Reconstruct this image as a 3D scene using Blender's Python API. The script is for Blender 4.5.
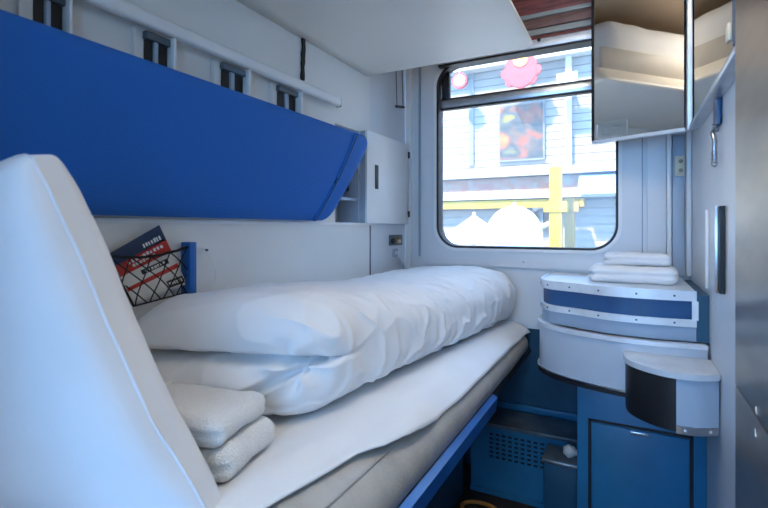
import bpy, bmesh, math, random
from mathutils import Vector, Matrix, noise

random.seed(7)
S = bpy.context.scene
COL = S.collection
for o in list(bpy.data.objects):
    bpy.data.objects.remove(o)

# ------------------------------------------------------------------ camera
CZ = 1.15                       # eye height above the compartment floor
F, CX, HY = 466.0, 384.0, 228.0  # focal length in px, centre column, horizon row
YAW = math.radians(27.8)
SN, CS = math.sin(YAW), math.cos(YAW)
cd = bpy.data.cameras.new('camera')
cam = bpy.data.objects.new('camera', cd); COL.objects.link(cam)
cam.location = (0, 0, CZ)
cam.rotation_euler = (math.radians(90), 0, YAW)
cd.sensor_width = 36; cd.lens = F / 768 * 36
cd.shift_y = -26 / 768
cd.clip_start = 0.02
cd.dof.use_dof = True; cd.dof.focus_distance = 1.7; cd.dof.aperture_fstop = 4.5
S.camera = cam

# ------------------------------------------------------------------ world, lamps, exposure
w = bpy.data.worlds.new('World'); S.world = w; w.use_nodes = True
bg = w.node_tree.nodes['Background']
bg.inputs[0].default_value = (0.24, 0.53, 1.0, 1); bg.inputs[1].default_value = 4.2
sd = bpy.data.lights.new('sun', 'SUN'); sd.energy = 8.0; sd.color = (1, .89, .74); sd.angle = math.radians(3)
sun = bpy.data.objects.new('sun', sd); COL.objects.link(sun)
sun.rotation_euler = Vector((.25, .55, -.80)).to_track_quat('-Z', 'Y').to_euler()
S.view_settings.view_transform = 'Standard'; S.view_settings.look = 'None'
S.view_settings.gamma = 1; S.view_settings.use_curve_mapping = False
S.view_settings.exposure = 1.3

def ray(px, py):
    u = (px - CX) / F; v = (HY - py) / F
    return Vector((-SN + u * CS, CS + u * SN, v))
def on_y(px, py, y):
    d = ray(px, py); return d * (y / d.y) + Vector((0, 0, CZ))
def on_x(px, py, x):
    d = ray(px, py); return d * (x / d.x) + Vector((0, 0, CZ))
def on_z(px, py, z):
    d = ray(px, py); return d * ((z - CZ) / d.z) + Vector((0, 0, CZ))

# ------------------------------------------------------------------ materials
MATS = {}
def mat(name, col, rough=.5, metal=0, noise_amt=.06, noise_scale=6, bump=0, bump_scale=80, sheen=0,
        coat=0, col2=None, stretch=(1, 1, 1), spec=.5):
    if name in MATS: return MATS[name]
    m = bpy.data.materials.new(name); m.use_nodes = True
    nt = m.node_tree; b = nt.nodes['Principled BSDF']
    tc = nt.nodes.new('ShaderNodeTexCoord')
    mp = nt.nodes.new('ShaderNodeMapping'); mp.inputs['Scale'].default_value = stretch
    nt.links.new(tc.outputs['Object'], mp.inputs['Vector'])
    n = nt.nodes.new('ShaderNodeTexNoise'); n.inputs['Scale'].default_value = noise_scale
    n.inputs['Detail'].default_value = 4
    nt.links.new(mp.outputs[0], n.inputs['Vector'])
    r = nt.nodes.new('ShaderNodeMix'); r.data_type = 'RGBA'
    c2 = col2 or tuple(max(0, c * (1 - noise_amt * 2)) for c in col)
    r.inputs[6].default_value = (*c2, 1); r.inputs[7].default_value = (*col, 1)
    rp = nt.nodes.new('ShaderNodeMapRange'); rp.inputs[1].default_value = .35; rp.inputs[2].default_value = .6
    nt.links.new(n.outputs[0], rp.inputs[0]); nt.links.new(rp.outputs[0], r.inputs[0])
    nt.links.new(r.outputs[2], b.inputs['Base Color'])
    b.inputs['Roughness'].default_value = rough; b.inputs['Metallic'].default_value = metal
    b.inputs['Specular IOR Level'].default_value = spec
    if sheen: b.inputs['Sheen Weight'].default_value = sheen
    if coat: b.inputs['Coat Weight'].default_value = coat
    if bump:
        n2 = nt.nodes.new('ShaderNodeTexNoise'); n2.inputs['Scale'].default_value = bump_scale
        n2.inputs['Detail'].default_value = 3
        nt.links.new(mp.outputs[0], n2.inputs['Vector'])
        bp = nt.nodes.new('ShaderNodeBump'); bp.inputs['Strength'].default_value = bump
        bp.inputs['Distance'].default_value = .004
        nt.links.new(n2.outputs[0], bp.inputs['Height']); nt.links.new(bp.outputs[0], b.inputs['Normal'])
    MATS[name] = m; return m

mat('wall_white', (.80, .79, .76), .42, noise_amt=.03, noise_scale=3)
mat('wall_cool', (.74, .76, .79), .4, noise_amt=.03, noise_scale=3)
mat('wall_far', (.76, .78, .80), .4, noise_amt=.03, noise_scale=3)
mat('bunk_shell', (.89, .83, .74), .4, noise_amt=.03, noise_scale=2)
mat('board_beige', (.62, .57, .50), .4, noise_amt=.04)
mat('trim_white', (.86, .86, .85), .35, noise_amt=.02)
mat('ceiling', (.55, .40, .26), .5, noise_amt=.05)
mat('black', (.012, .012, .014), .45, noise_amt=.1)
mat('rubber', (.018, .018, .022), .5, noise_amt=.1)
mat('dark_gap', (.02, .017, .016), .6, noise_amt=.2)
mat('aluminium', (.62, .65, .69), .32, metal=.9, noise_amt=.05, noise_scale=20)
mat('steel', (.55, .57, .60), .28, metal=1, noise_amt=.06, noise_scale=30)
mat('rim_metal', (.80, .84, .88), .38, metal=.35, noise_amt=.05, noise_scale=18)
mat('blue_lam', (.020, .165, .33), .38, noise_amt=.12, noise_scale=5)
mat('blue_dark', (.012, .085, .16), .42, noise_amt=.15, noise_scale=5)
mat('blue_band', (.016, .085, .23), .35, noise_amt=.12, noise_scale=6)
mat('blue_rail', (.010, .13, .50), .3, noise_amt=.1, noise_scale=8)
mat('blue_plastic', (.012, .14, .50), .4, noise_amt=.06)
mat('drum_grey', (.55, .60, .67), .38, noise_amt=.04, noise_scale=4)
mat('panel_grey', (.42, .50, .60), .4, noise_amt=.05)
mat('band_grey', (.33, .42, .54), .35, noise_amt=.06)
mat('floor', (.035, .022, .015), .6, noise_amt=.25, noise_scale=12, bump=.3, bump_scale=120)
mat('ledge', (.10, .13, .16), .35, noise_amt=.2, noise_scale=14)
mat('linen', (.84, .85, .87), .75, noise_amt=.02, noise_scale=5, bump=.7, bump_scale=16, sheen=.15)
mat('sheet', (.82, .83, .85), .7, noise_amt=.02, noise_scale=5, bump=.25, bump_scale=18, sheen=.1)
mat('pillow', (.80, .83, .88), .75, noise_amt=.02, noise_scale=5, bump=.3, bump_scale=22, sheen=.1)
mat('terry', (.90, .89, .87), .95, noise_amt=.025, noise_scale=160, bump=1.0, bump_scale=330, sheen=.3)
mat('leather', (.50, .47, .43), .42, noise_amt=.08, noise_scale=14, bump=.35, bump_scale=160)
mat('door_brown', (.44, .36, .27), .30, metal=.9, noise_amt=.12, noise_scale=5, stretch=(1, 1, 4))
mat('cream', (.75, .66, .48), .45, noise_amt=.05)
mat('brass', (.32, .22, .14), .4, metal=.5, noise_amt=.2, noise_scale=40)
mat('paper', (.82, .78, .70), .6, noise_amt=.03)
mat('print_navy', (.02, .045, .12), .5, noise_amt=.1)
mat('print_red', (.62, .035, .02), .5, noise_amt=.08)
mat('print_black', (.02, .02, .025), .5, noise_amt=.1)
mat('print_white', (.85, .85, .85), .5, noise_amt=.02)
mat('cord_black', (.012, .011, .012), .8, noise_amt=.2, noise_scale=200)
mat('blind_red', (.30, .07, .06), .5, noise_amt=.25, noise_scale=9, stretch=(1, 1, 8))
mat('blind_brown', (.25, .13, .11), .5, noise_amt=.2, noise_scale=9, stretch=(1, 1, 8))
mat('blind_grey', (.42, .43, .40), .4, noise_amt=.1)
mat('orange', (.55, .20, .03), .6, noise_amt=.15)
mat('tissue', (.8, .76, .72), .9, noise_amt=.1, noise_scale=30, bump=.5, bump_scale=60)

def cushion_mat():
    m = bpy.data.materials.new('blue_velour'); m.use_nodes = True
    nt = m.node_tree; b = nt.nodes['Principled BSDF']
    tc = nt.nodes.new('ShaderNodeTexCoord')
    wv = nt.nodes.new('ShaderNodeTexWave'); wv.wave_type = 'BANDS'; wv.bands_direction = 'Z'
    wv.inputs['Scale'].default_value = 85; wv.inputs['Distortion'].default_value = .8
    wv.inputs['Detail'].default_value = 1
    nt.links.new(tc.outputs['Object'], wv.inputs['Vector'])
    mx = nt.nodes.new('ShaderNodeMix'); mx.data_type = 'RGBA'
    mx.inputs[6].default_value = (.003, .105, .42, 1); mx.inputs[7].default_value = (.006, .15, .56, 1)
    nt.links.new(wv.outputs[1], mx.inputs[0]); nt.links.new(mx.outputs[2], b.inputs['Base Color'])
    bp = nt.nodes.new('ShaderNodeBump'); bp.inputs['Strength'].default_value = .2; bp.inputs['Distance'].default_value = .0015
    nt.links.new(wv.outputs[1], bp.inputs['Height']); nt.links.new(bp.outputs[0], b.inputs['Normal'])
    b.inputs['Roughness'].default_value = .7
    b.inputs['Sheen Weight'].default_value = .35; b.inputs['Sheen Roughness'].default_value = .35
    b.inputs['Sheen Tint'].default_value = (.05, .3, 1, 1)
    MATS['velour'] = m
cushion_mat()
def mirror_mat():
    m = bpy.data.materials.new('mirror_glass'); m.use_nodes = True
    b = m.node_tree.nodes['Principled BSDF']
    b.inputs['Base Color'].default_value = (.86, .87, .86, 1); b.inputs['Metallic'].default_value = 1
    b.inputs['Roughness'].default_value = .025
    MATS['mirror'] = m
mirror_mat()
def glass_mat():
    m = bpy.data.materials.new('window_glass'); m.use_nodes = True
    nt = m.node_tree; nt.nodes.clear()
    out = nt.nodes.new('ShaderNodeOutputMaterial')
    tr = nt.nodes.new('ShaderNodeBsdfTransparent'); tr.inputs[0].default_value = (.97, .98, .98, 1)
    tl = nt.nodes.new('ShaderNodeBsdfTranslucent'); tl.inputs[0].default_value = (.95, .95, .95, 1)
    gl = nt.nodes.new('ShaderNodeBsdfGlossy'); gl.inputs['Roughness'].default_value = .02
    fr = nt.nodes.new('ShaderNodeFresnel'); fr.inputs[0].default_value = 1.25
    n = nt.nodes.new('ShaderNodeTexNoise'); n.inputs['Scale'].default_value = 3
    mr = nt.nodes.new('ShaderNodeMapRange'); mr.inputs[3].default_value = .02; mr.inputs[4].default_value = .07  # veiling haze mixed into the glass so the view looks washed out by brightness
    nt.links.new(n.outputs[0], mr.inputs[0])
    m1 = nt.nodes.new('ShaderNodeMixShader'); m2 = nt.nodes.new('ShaderNodeMixShader')
    nt.links.new(mr.outputs[0], m1.inputs[0]); nt.links.new(tr.outputs[0], m1.inputs[1]); nt.links.new(tl.outputs[0], m1.inputs[2])
    nt.links.new(fr.outputs[0], m2.inputs[0]); nt.links.new(m1.outputs[0], m2.inputs[1]); nt.links.new(gl.outputs[0], m2.inputs[2])
    nt.links.new(m2.outputs[0], out.inputs[0])
    MATS['glass'] = m
glass_mat()

# ------------------------------------------------------------------ helpers
def tag(o, label=None, cat=None, group=None, kind=None):
    if label: o['label'] = label
    if cat: o['category'] = cat
    if group: o['group'] = group
    if kind: o['kind'] = kind
    return o
def put_parent(o, parent):
    if parent is not None:
        loc = Vector((0, 0, 0)); p = parent
        while p is not None:
            if p.type == 'EMPTY': loc += p.location
            p = p.parent
        o.parent = parent
        if parent.type == 'EMPTY':
            o.matrix_parent_inverse = Matrix.Translation(-loc)
def thing(name, label, cat, loc=(0, 0, 0), group=None, kind=None):
    e = bpy.data.objects.new(name, None); COL.objects.link(e); e.location = loc; e.empty_display_size = .05
    return tag(e, label, cat, group, kind)
def link_bm(name, bm, m, parent=None, smooth=False, angle=None):
    bmesh.ops.recalc_face_normals(bm, faces=bm.faces)
    me = bpy.data.meshes.new(name); bm.to_mesh(me); bm.free()
    me.materials.append(MATS[m])
    if smooth:
        for p in me.polygons: p.use_smooth = True
        if angle: me.set_sharp_from_angle(angle=math.radians(angle))
    o = bpy.data.objects.new(name, me); COL.objects.link(o)
    put_parent(o, parent); return o
def add_box(bm, x0, x1, y0, y1, z0, z1):
    v = [bm.verts.new((x, y, z)) for x in (x0, x1) for y in (y0, y1) for z in (z0, z1)]
    for f in ((0, 1, 3, 2), (4, 6, 7, 5), (0, 4, 5, 1), (2, 3, 7, 6), (0, 2, 6, 4), (1, 5, 7, 3)):
        bm.faces.new([v[i] for i in f])
    return v
def box(name, x0, x1, y0, y1, z0, z1, m, parent=None, bev=0, seg=2):
    bm = bmesh.new(); add_box(bm, x0, x1, y0, y1, z0, z1)
    if bev:
        bmesh.ops.bevel(bm, geom=bm.edges[:], offset=bev, segments=seg, affect='EDGES', profile=.5)
    return link_bm(name, bm, m, parent, smooth=bool(bev), angle=40)
def prism(name, pts, axis, a0, a1, m, parent=None, bev=0, smooth=True):
    """pts polygon in the two other axes (order x,y / x,z / y,z), extruded on axis from a0 to a1"""
    bm = bmesh.new()
    def mk(p, a):
        return {'z': (p[0], p[1], a), 'y': (p[0], a, p[1]), 'x': (a, p[0], p[1])}[axis]
    A = [bm.verts.new(mk(p, a0)) for p in pts]; B = [bm.verts.new(mk(p, a1)) for p in pts]
    bm.faces.new(A); bm.faces.new(B[::-1])
    n = len(pts)
    for i in range(n): bm.faces.new((A[i], A[(i + 1) % n], B[(i + 1) % n], B[i]))
    if bev:
        es = [e for e in bm.edges if (e.verts[0] in A and e.verts[1] in A) or (e.verts[0] in B and e.verts[1] in B)]
        bmesh.ops.bevel(bm, geom=es, offset=bev, segments=2, affect='EDGES', profile=.5)
    return link_bm(name, bm, m, parent, smooth=smooth, angle=35)
def tube_bm(bm, pts, r, seg=8, closed=False):
    pts = [Vector(p) for p in pts]; n = len(pts); rings = []
    for i, p in enumerate(pts):
        a = pts[i - 1] if (i > 0 or closed) else p; b = pts[(i + 1) % n] if (i < n - 1 or closed) else p
        t = (b - a).normalized()
        up = Vector((0, 0, 1)) if abs(t.z) < .9 else Vector((1, 0, 0))
        s = t.cross(up).normalized(); q = s.cross(t)
        rings.append([bm.verts.new(p + (s * math.cos(2 * math.pi * k / seg) + q * math.sin(2 * math.pi * k / seg)) * r) for k in range(seg)])
    for i in range(n if closed else n - 1):
        A, B = rings[i], rings[(i + 1) % n]
        for k in range(seg): bm.faces.new((A[k], A[(k + 1) % seg], B[(k + 1) % seg], B[k]))
    if not closed:
        bm.faces.new(rings[0]); bm.faces.new(rings[-1][::-1])
def tube(name, pts, r, m, parent=None, seg=8, closed=False):
    bm = bmesh.new(); tube_bm(bm, pts, r, seg, closed)
    return link_bm(name, bm, m, parent, smooth=True, angle=60)
def disc_cyl(name, c, axis, r, h, m, parent=None, seg=20):
    a = Vector(axis).normalized()
    return tube(name, [Vector(c) - a * h / 2, Vector(c) + a * h / 2], r, m, parent, seg)
def catmull(pts, n=8):
    out = []; P = [Vector(p) for p in pts]
    for i in range(len(P) - 1):
        p0 = P[max(i - 1, 0)]; p1 = P[i]; p2 = P[i + 1]; p3 = P[min(i + 2, len(P) - 1)]
        for k in range(n):
            t = k / n
            out.append(.5 * ((2 * p1) + (p2 - p0) * t + (2 * p0 - 5 * p1 + 4 * p2 - p3) * t * t + (3 * p1 - p0 - 3 * p2 + p3) * t ** 3))
    out.append(P[-1]); return out
def cube_grid(nx, ny, nz):
    """closed cube surface grid in [-1,1]^3"""
    bm = bmesh.new(); vs = {}
    def V(i, j, k):
        key = (i, j, k)
        if key not in vs: vs[key] = bm.verts.new((2 * i / nx - 1, 2 * j / ny - 1, 2 * k / nz - 1))
        return vs[key]
    for k in (0, nz):
        for i in range(nx):
            for j in range(ny): bm.faces.new((V(i, j, k), V(i + 1, j, k), V(i + 1, j + 1, k), V(i, j + 1, k)))
    for j in (0, ny):
        for i in range(nx):
            for k in range(nz): bm.faces.new((V(i, j, k), V(i + 1, j, k), V(i + 1, j, k + 1), V(i, j, k + 1)))
    for i in (0, nx):
        for j in range(ny):
            for k in range(nz): bm.faces.new((V(i, j, k), V(i, j + 1, k), V(i, j + 1, k + 1), V(i, j, k + 1)))
    return bm
def round_co(c, half, r):
    """map cube-surface point to rounded box (r per axis)"""
    p = Vector((c[0] * half[0], c[1] * half[1], c[2] * half[2]))
    q = Vector([max(-(half[i] - r[i]), min(half[i] - r[i], p[i])) for i in range(3)])
    d = Vector([(p[i] - q[i]) / r[i] for i in range(3)])
    m = max(abs(d[0]), abs(d[1]), abs(d[2]))
    if m > 1e-6 and d.length > 0: d = d.normalized() * m
    return Vector([q[i] + d[i] * r[i] for i in range(3)])
def smoothstep(a, b, x):
    t = max(0, min(1, (x - a) / (b - a))); return t * t * (3 - 2 * t)
def nz(x, y, z): return noise.noise(Vector((x, y, z)))
def rrect(x0, x1, z0, z1, r, n=8):
    out = []
    for cx, cz, a0 in ((x1 - r, z1 - r, 0), (x0 + r, z1 - r, 90), (x0 + r, z0 + r, 180), (x1 - r, z0 + r, 270)):
        for k in range(n + 1):
            a = math.radians(a0 + 90 * k / n); out.append((cx + r * math.cos(a), cz + r * math.sin(a)))
    return out
def ring_xz(name, inner, outer, y0, y1, m, parent=None):
    """plate in xz between two loops of equal count, from y0 to y1"""
    bm = bmesh.new(); n = len(inner)
    L = [[bm.verts.new((p[0], y, p[1])) for p in loop] for loop in (inner, outer) for y in (y0, y1)]
    i0, i1, o0, o1 = L
    for k in range(n):
        j = (k + 1) % n
        bm.faces.new((i0[k], i0[j], o0[j], o0[k])); bm.faces.new((i1[k], i1[j], o1[j], o1[k]))
        bm.faces.new((i0[k], i0[j], i1[j], i1[k])); bm.faces.new((o0[k], o0[j], o1[j], o1[k]))
    return link_bm(name, bm, m, parent, smooth=True, angle=30)

# ------------------------------------------------------------------ setting
XL, XR, YW, ZC = -1.03, .213, 2.20, 2.32
Y0 = -.30
def st(o): o['kind'] = 'structure'; return o
st(box('floor', -2.6, 1.8, -1.32, YW + .06, -.06, 0, 'floor'))
st(box('ceiling', -2.6, 1.8, -1.32, YW + .06, ZC, ZC + .05, 'ceiling'))
# unseen corridor behind the camera, added to shape daylight: windowed outer wall, end walls
cw = thing('wall_corridor', 'unseen corridor outer wall with wide windows, added to light the doorway', 'wall', (-.4, -1.26, 0), kind='structure')
box('lower_panel', -2.6, 1.8, -1.32, -1.26, 0, .85, 'wall_white', cw)
box('upper_panel', -2.6, 1.8, -1.32, -1.26, 1.95, ZC, 'wall_white', cw)
for x_ in (-2.6, -1.15, .3, 1.68): box('pillar', x_, x_ + .12, -1.32, -1.26, .85, 1.95, 'wall_white', cw)
st(box('wall_corridor_end', -2.66, -2.6, -1.32, Y0, 0, ZC, 'wall_white'))  # end caps keep sky light from leaking in
st(box('wall_corridor_end', 1.8, 1.86, -1.32, Y0, 0, ZC, 'wall_white'))
st(box('wall_partition', -2.6, XL - .12, Y0 - .04, Y0, 0, ZC, 'wall_white'))
st(box('wall_partition', XR + .06, 1.8, Y0 - .04, Y0, 0, ZC, 'wall_white'))
# left wall: lower panel, upper panel, far panel beside the window, niche
wl = thing('wall_left', 'white laminate side wall behind the bunks', 'wall', (XL, .8, 0), kind='structure')
SEAM = 1.82
box('lower_panel', XL - .12, XL, Y0, SEAM - .002, 0, CZ + .018, 'wall_white', wl)
box('upper_panel', XL - .12, XL, Y0, 1.54, CZ + .02, ZC, 'wall_white', wl)
box('upper_panel', XL - .12, XL, 1.54, SEAM - .002, CZ + .415, ZC, 'wall_white', wl)
box('niche_back', XL - .12, XL - .10, 1.54, SEAM, CZ + .018, CZ + .425, 'panel_grey', wl)
box('niche_shelf', XL - .10, XL - .004, 1.542, 1.714, CZ + .115, CZ + .127, 'band_grey', wl)
box('niche_side', XL - .10, XL + .0, 1.715, 1.735, CZ + .02, CZ + .42, 'panel_grey', wl)
box('far_panel', XL - .12, XL - .003, SEAM + .002, YW, 0, ZC, 'wall_cool', wl)
box('seam', XL - .10, XL + .0012, SEAM - .005, SEAM + .005, .3, CZ + .02, 'ledge', wl)
box('ledge_strip', XL - .02, XL + .006, Y0, SEAM, CZ + .012, CZ + .022, 'trim_white', wl)
st(box('wall_back_light_stop', XL, -.56, -.02, .02, 0, ZC, 'wall_white'))  # unseen stub added to hold corridor light off the pillow and backrest
st(box('wall_right', XR, XR + .06, Y0, YW, 0, ZC, 'wall_cool'))
# window wall
GX0, GX1, GZ0, GZ1 = -.842, -.054, CZ - .085, CZ + .80
ww = thing('wall_far', 'cool white window wall with blue lower panel', 'wall', (-.4, YW, 0), kind='structure')
inner = rrect(GX0 - .02, GX1 + .02, GZ0 - .02, GZ1 + .02, .11)
ocx, ocz = (XL + XR) / 2, (.69 + ZC) / 2
def to_rect(p):
    cxi, czi = (GX0 + GX1) / 2, (GZ0 + GZ1) / 2
    dx, dz = p[0] - cxi, p[1] - czi
    k = 1e9
    if dx > 1e-6: k = min(k, (XR - cxi) / dx)
    if dx < -1e-6: k = min(k, (XL - cxi) / dx)
    if dz > 1e-6: k = min(k, (ZC - czi) / dz)
    if dz < -1e-6: k = min(k, (.69 - czi) / dz)
    return (cxi + dx * k, czi + dz * k)
# denser inner loop so that the outer corners are met
def densify(loop, n=6):
    out = []
    for i, p in enumerate(loop):
        q = loop[(i + 1) % len(loop)]
        d = math.hypot(q[0] - p[0], q[1] - p[1]); m = max(1, int(d / .03))
        for k in range(m): out.append((p[0] + (q[0] - p[0]) * k / m, p[1] + (q[1] - p[1]) * k / m))
    return out
inn = densify(inner); outr = [to_rect(p) for p in inn]
for cx_, cz_ in ((XL, .69), (XR, .69), (XL, ZC), (XR, ZC)):
    i = min(range(len(outr)), key=lambda k: (outr[k][0] - cx_) ** 2 + (outr[k][1] - cz_) ** 2); outr[i] = (cx_, cz_)
ring_xz('upper_panel', inn, outr, YW, YW + .06, 'wall_far', ww)
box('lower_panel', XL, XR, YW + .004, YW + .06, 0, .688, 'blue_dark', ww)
# window
wn = thing('window_1', 'rounded train window with black gasket and hopper sash', 'window', ((GX0 + GX1) / 2, YW, GZ0), kind='structure')
def rr(d, r): return rrect(GX0 - d, GX1 + d, GZ0 - d, GZ1 + d, r, 10)
ring_xz('frame', rr(.018, .112), rr(.098, .03), YW - .012, YW + .02, 'wall_cool', wn)
ring_xz('frame_lip', rr(.012, .108), rr(.026, .118), YW - .020, YW + .02, 'trim_white', wn)
ring_xz('gasket', rr(.002, .100), rr(.013, .108), YW - .016, YW + .05, 'rubber', wn)
RZ0, RZ1 = CZ + .598, CZ + .640
prism('pane', rrect(GX0 - .004, GX1 + .004, GZ0 - .004, RZ0 + .004, .095, 8)[0:0] or rrect(GX0 - .004, GX1 + .004, GZ0 - .004, RZ0 + .01, .09, 8), 'y', YW + .026, YW + .030, 'glass', wn)
prism('pane', rrect(GX0 - .004, GX1 + .004, RZ1 - .01, GZ1 + .004, .06, 8), 'y', YW + .040, YW + .044, 'glass', wn)
box('sash_rail', GX0 + .002, GX1 - .002, YW + .002, YW + .036, RZ0, RZ1, 'aluminium', wn, bev=.006)
box('sash_seal', GX0 + .002, GX1 - .002, YW + .004, YW + .03, RZ0 - .008, RZ0, 'rubber', wn)
box('sash_seal', GX0 + .002, GX1 - .002, YW + .004, YW + .03, RZ1, RZ1 + .006, 'rubber', wn)
box('sash_stile', GX0 + .004, GX0 + .045, YW + .012, YW + .036, RZ1 + .006, GZ1 - .02, 'rubber', wn, bev=.004)
p = on_y(524, 262, YW)
disc_cyl('screw', (p.x, YW - .013, p.z), (0, 1, 0), .005, .006, 'steel', wn)
# window wall trims
t1 = thing('trim_1', 'white corner strips and grooves left of the window', 'trim', (-.98, YW, .69), kind='structure')
box('corner_strip', XL + .001, XL + .035, YW - .014, YW, .70, ZC - .01, 'trim_white', t1, bev=.004)
box('groove', on_y(420, 100, YW).x - .003, on_y(420, 100, YW).x + .003, YW - .0135, YW - .0005, on_y(420, 256, YW).z, ZC - .02, 'panel_grey', t1)
t2 = thing('trim_2', 'vertical cover strips and service panel right of the window', 'trim', (.1, YW, .69), kind='structure')
xa = lambda px: on_y(px, 200, YW).x
box('groove', xa(641) - .003, xa(641) + .007, YW - .006, YW, .96, ZC - .02, 'band_grey', t2)
box('cover_panel', xa(647), xa(666), YW - .012, YW, .96, ZC - .02, 'wall_cool', t2, bev=.002)
box('white_strip', xa(666) + .001, xa(671), YW - .035, YW, .96, ZC - .02, 'trim_white', t2, bev=.005)
box('service_panel', xa(672), xa(684), YW - .018, YW, .96, on_y(678, 136, YW).z, 'panel_grey', t2, bev=.002)
box('corner_strip', xa(685), XR - .001, YW - .06, YW, .96, ZC - .02, 'wall_cool', t2, bev=.006)
# window head with blind box
bh = thing('blind_box', 'red brown blind box with pale lower bar above the window', 'blind', (-.4, 2.15, CZ + .8))
for nm, z0, z1, yy, m in (('lower_bar', .800, .838, 2.145, 'rim_metal'), ('red_strip', .839, .858, 2.16, 'blind_red'),
                          ('grey_slat', .859, .885, 2.15, 'blind_grey'), ('brown_slat', .886, .93, 2.14, 'blind_brown'),
                          ('grey_slat', .931, .95, 2.135, 'blind_grey'), ('red_panel', .951, 1.14, 2.14, 'blind_red')):
    box(nm, GX0 + .01, .06, yy, YW - .001, CZ + z0, CZ + z1, m, bh, bev=.003)
box('seal', GX0 + .01, .06, 2.148, YW - .001, CZ + .790, CZ + .799, 'rubber', bh)
disc_cyl('bolt', (on_y(539, 40, 2.145).x, 2.143, on_y(539, 40, 2.145).z), (0, 1, 0), .008, .006, 'black', bh)

# ------------------------------------------------------------------ lower bunk: frame, mattress, sheet
MT = CZ - .435     # mattress top
bed = thing('lower_bunk', 'blue framed lower bunk carrying the mattress', 'bunk', (-.7, 1.1, 0))
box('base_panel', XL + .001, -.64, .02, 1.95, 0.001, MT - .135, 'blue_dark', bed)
box('deck', XL + .001, -.40, .02, YW - .01, MT - .135, MT - .112, 'black', bed)
prism('edge_rail', [(-.415, MT - .175), (-.388, MT - .165), (-.383, MT - .12), (-.400, MT - .112), (-.44, MT - .135), (-.44, MT - .175)], 'y', .02, 1.53, 'blue_rail', bed, bev=.004)
# mattress profile x,z (right side rounded)
prof = [(-1.026, MT - .11), (-1.026, MT - .01), (-.98, MT), (-.60, MT), (-.50, MT - .001), (-.465, MT - .006), (-.435, MT - .018),
        (-.412, MT - .037), (-.398, MT - .060), (-.395, MT - .085), (-.402, MT - .11)]
prof2 = [tuple(v) for v in catmull([(a, b, 0) for a, b in prof], 4)]
bm = bmesh.new(); rows = []
NY = 40
for j in range(NY + 1):
    y = .06 + (YW - .012 - .06) * j / NY
    e = min(1, min(j, NY - j) / 2.0); ins = .02 * (1 - e) ** 2
    rows.append([bm.verts.new((max(p[0], -1.026) - (ins if p[0] > -.7 else 0), y, p[1] - ins + .002 * nz(p[0] * 6, y * 5, 1))) for p in prof2])
for a, b in zip(rows, rows[1:]):
    for i in range(len(a) - 1): bm.faces.new((a[i], a[i + 1], b[i + 1], b[i]))
    bm.faces.new((a[-1], a[0], b[0], b[-1]))
bm.faces.new(rows[0]); bm.faces.new(rows[-1][::-1])
mattress = link_bm('mattress', bm, 'leather', None, smooth=True, angle=60)
tag(mattress, 'grey beige imitation leather mattress lying on the lower bunk', 'mattress')
tube('piping', [(-.434 + .001 * math.sin(y * 9), y, MT - .0165) for y in [.08 + i * .05 for i in range(17)]], .003, 'leather', mattress, 8)
# sheet
def prof_at(s):  # arc length walk along top of profile from wall
    pts = prof2[6:]; d = 0
    for a, b in zip(pts, pts[1:]):
        l = math.hypot(b[0] - a[0], b[1] - a[1])
        if d + l >= s:
            t = (s - d) / l; nx, nzv = -(b[1] - a[1]) / l, (b[0] - a[0]) / l
            return a[0] + (b[0] - a[0]) * t, a[1] + (b[1] - a[1]) * t, nx, nzv
        d += l
    return pts[-1][0], pts[-1][1], 1, 0
def hem_x(y):
    hp = [(.06, -.53), (.45, -.50), (.615, -.48), (.755, -.462), (.82, -.438), (1.05, -.414), (1.4, -.414), (1.9, -.414), (2.2, -.405)]
    for (a, xa_), (b, xb_) in zip(hp, hp[1:]):
        if y <= b:
            t = (y - a) / (b - a); return xa_ + (xb_ - xa_) * t
    return -.40
def s_of_x(x):
    lo, hi = 0, .75
    for _ in range(24):
        m_ = (lo + hi) / 2
        if prof_at(m_)[0] < x: lo = m_
        else: hi = m_
    return lo
bm = bmesh.new(); rows = []; NX, NYS = 60, 110
for j in range(NYS + 1):
    y = .065 + (YW - .016 - .065) * j / NYS
    sh = s_of_x(hem_x(y) + .006 * nz(y * 5, 3, 0)); row = []
    for i in range(NX + 1):
        u = i / NX; s = sh * (u ** .8)
        x, z, nx_, nz_ = prof_at(s)
        edge = smoothstep(.55, 1, u)
        h = .004 + .004 * nz(x * 5, y * 3.5, 2) * 1.0 + edge * (.007 * (nz(x * 18 - y * 3, y * 5, 7)) + .004)
        # shallow lengthwise folds towards the open edge
        h += edge * .016 * (.5 + .5 * math.sin((x + .5) * 42 + y * 6 + 2 * nz(y * 3, 1, 1))) * smoothstep(2.1, 1.0, y)
        h = max(h, .003)
        row.append(bm.verts.new((x + nx_ * h, y, z + nz_ * h)))
    rows.append(row)
for a, b in zip(rows, rows[1:]):
    for i in range(NX): bm.faces.new((a[i], a[i + 1], b[i + 1], b[i]))
sheet = link_bm('bed_sheet', bm, 'sheet', None, smooth=True)
md = sheet.modifiers.new('thick', 'SOLIDIFY'); md.thickness = .0025; md.offset = 1
tag(sheet, 'white cotton sheet spread over the lower bunk mattress', 'bed sheet')

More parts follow.
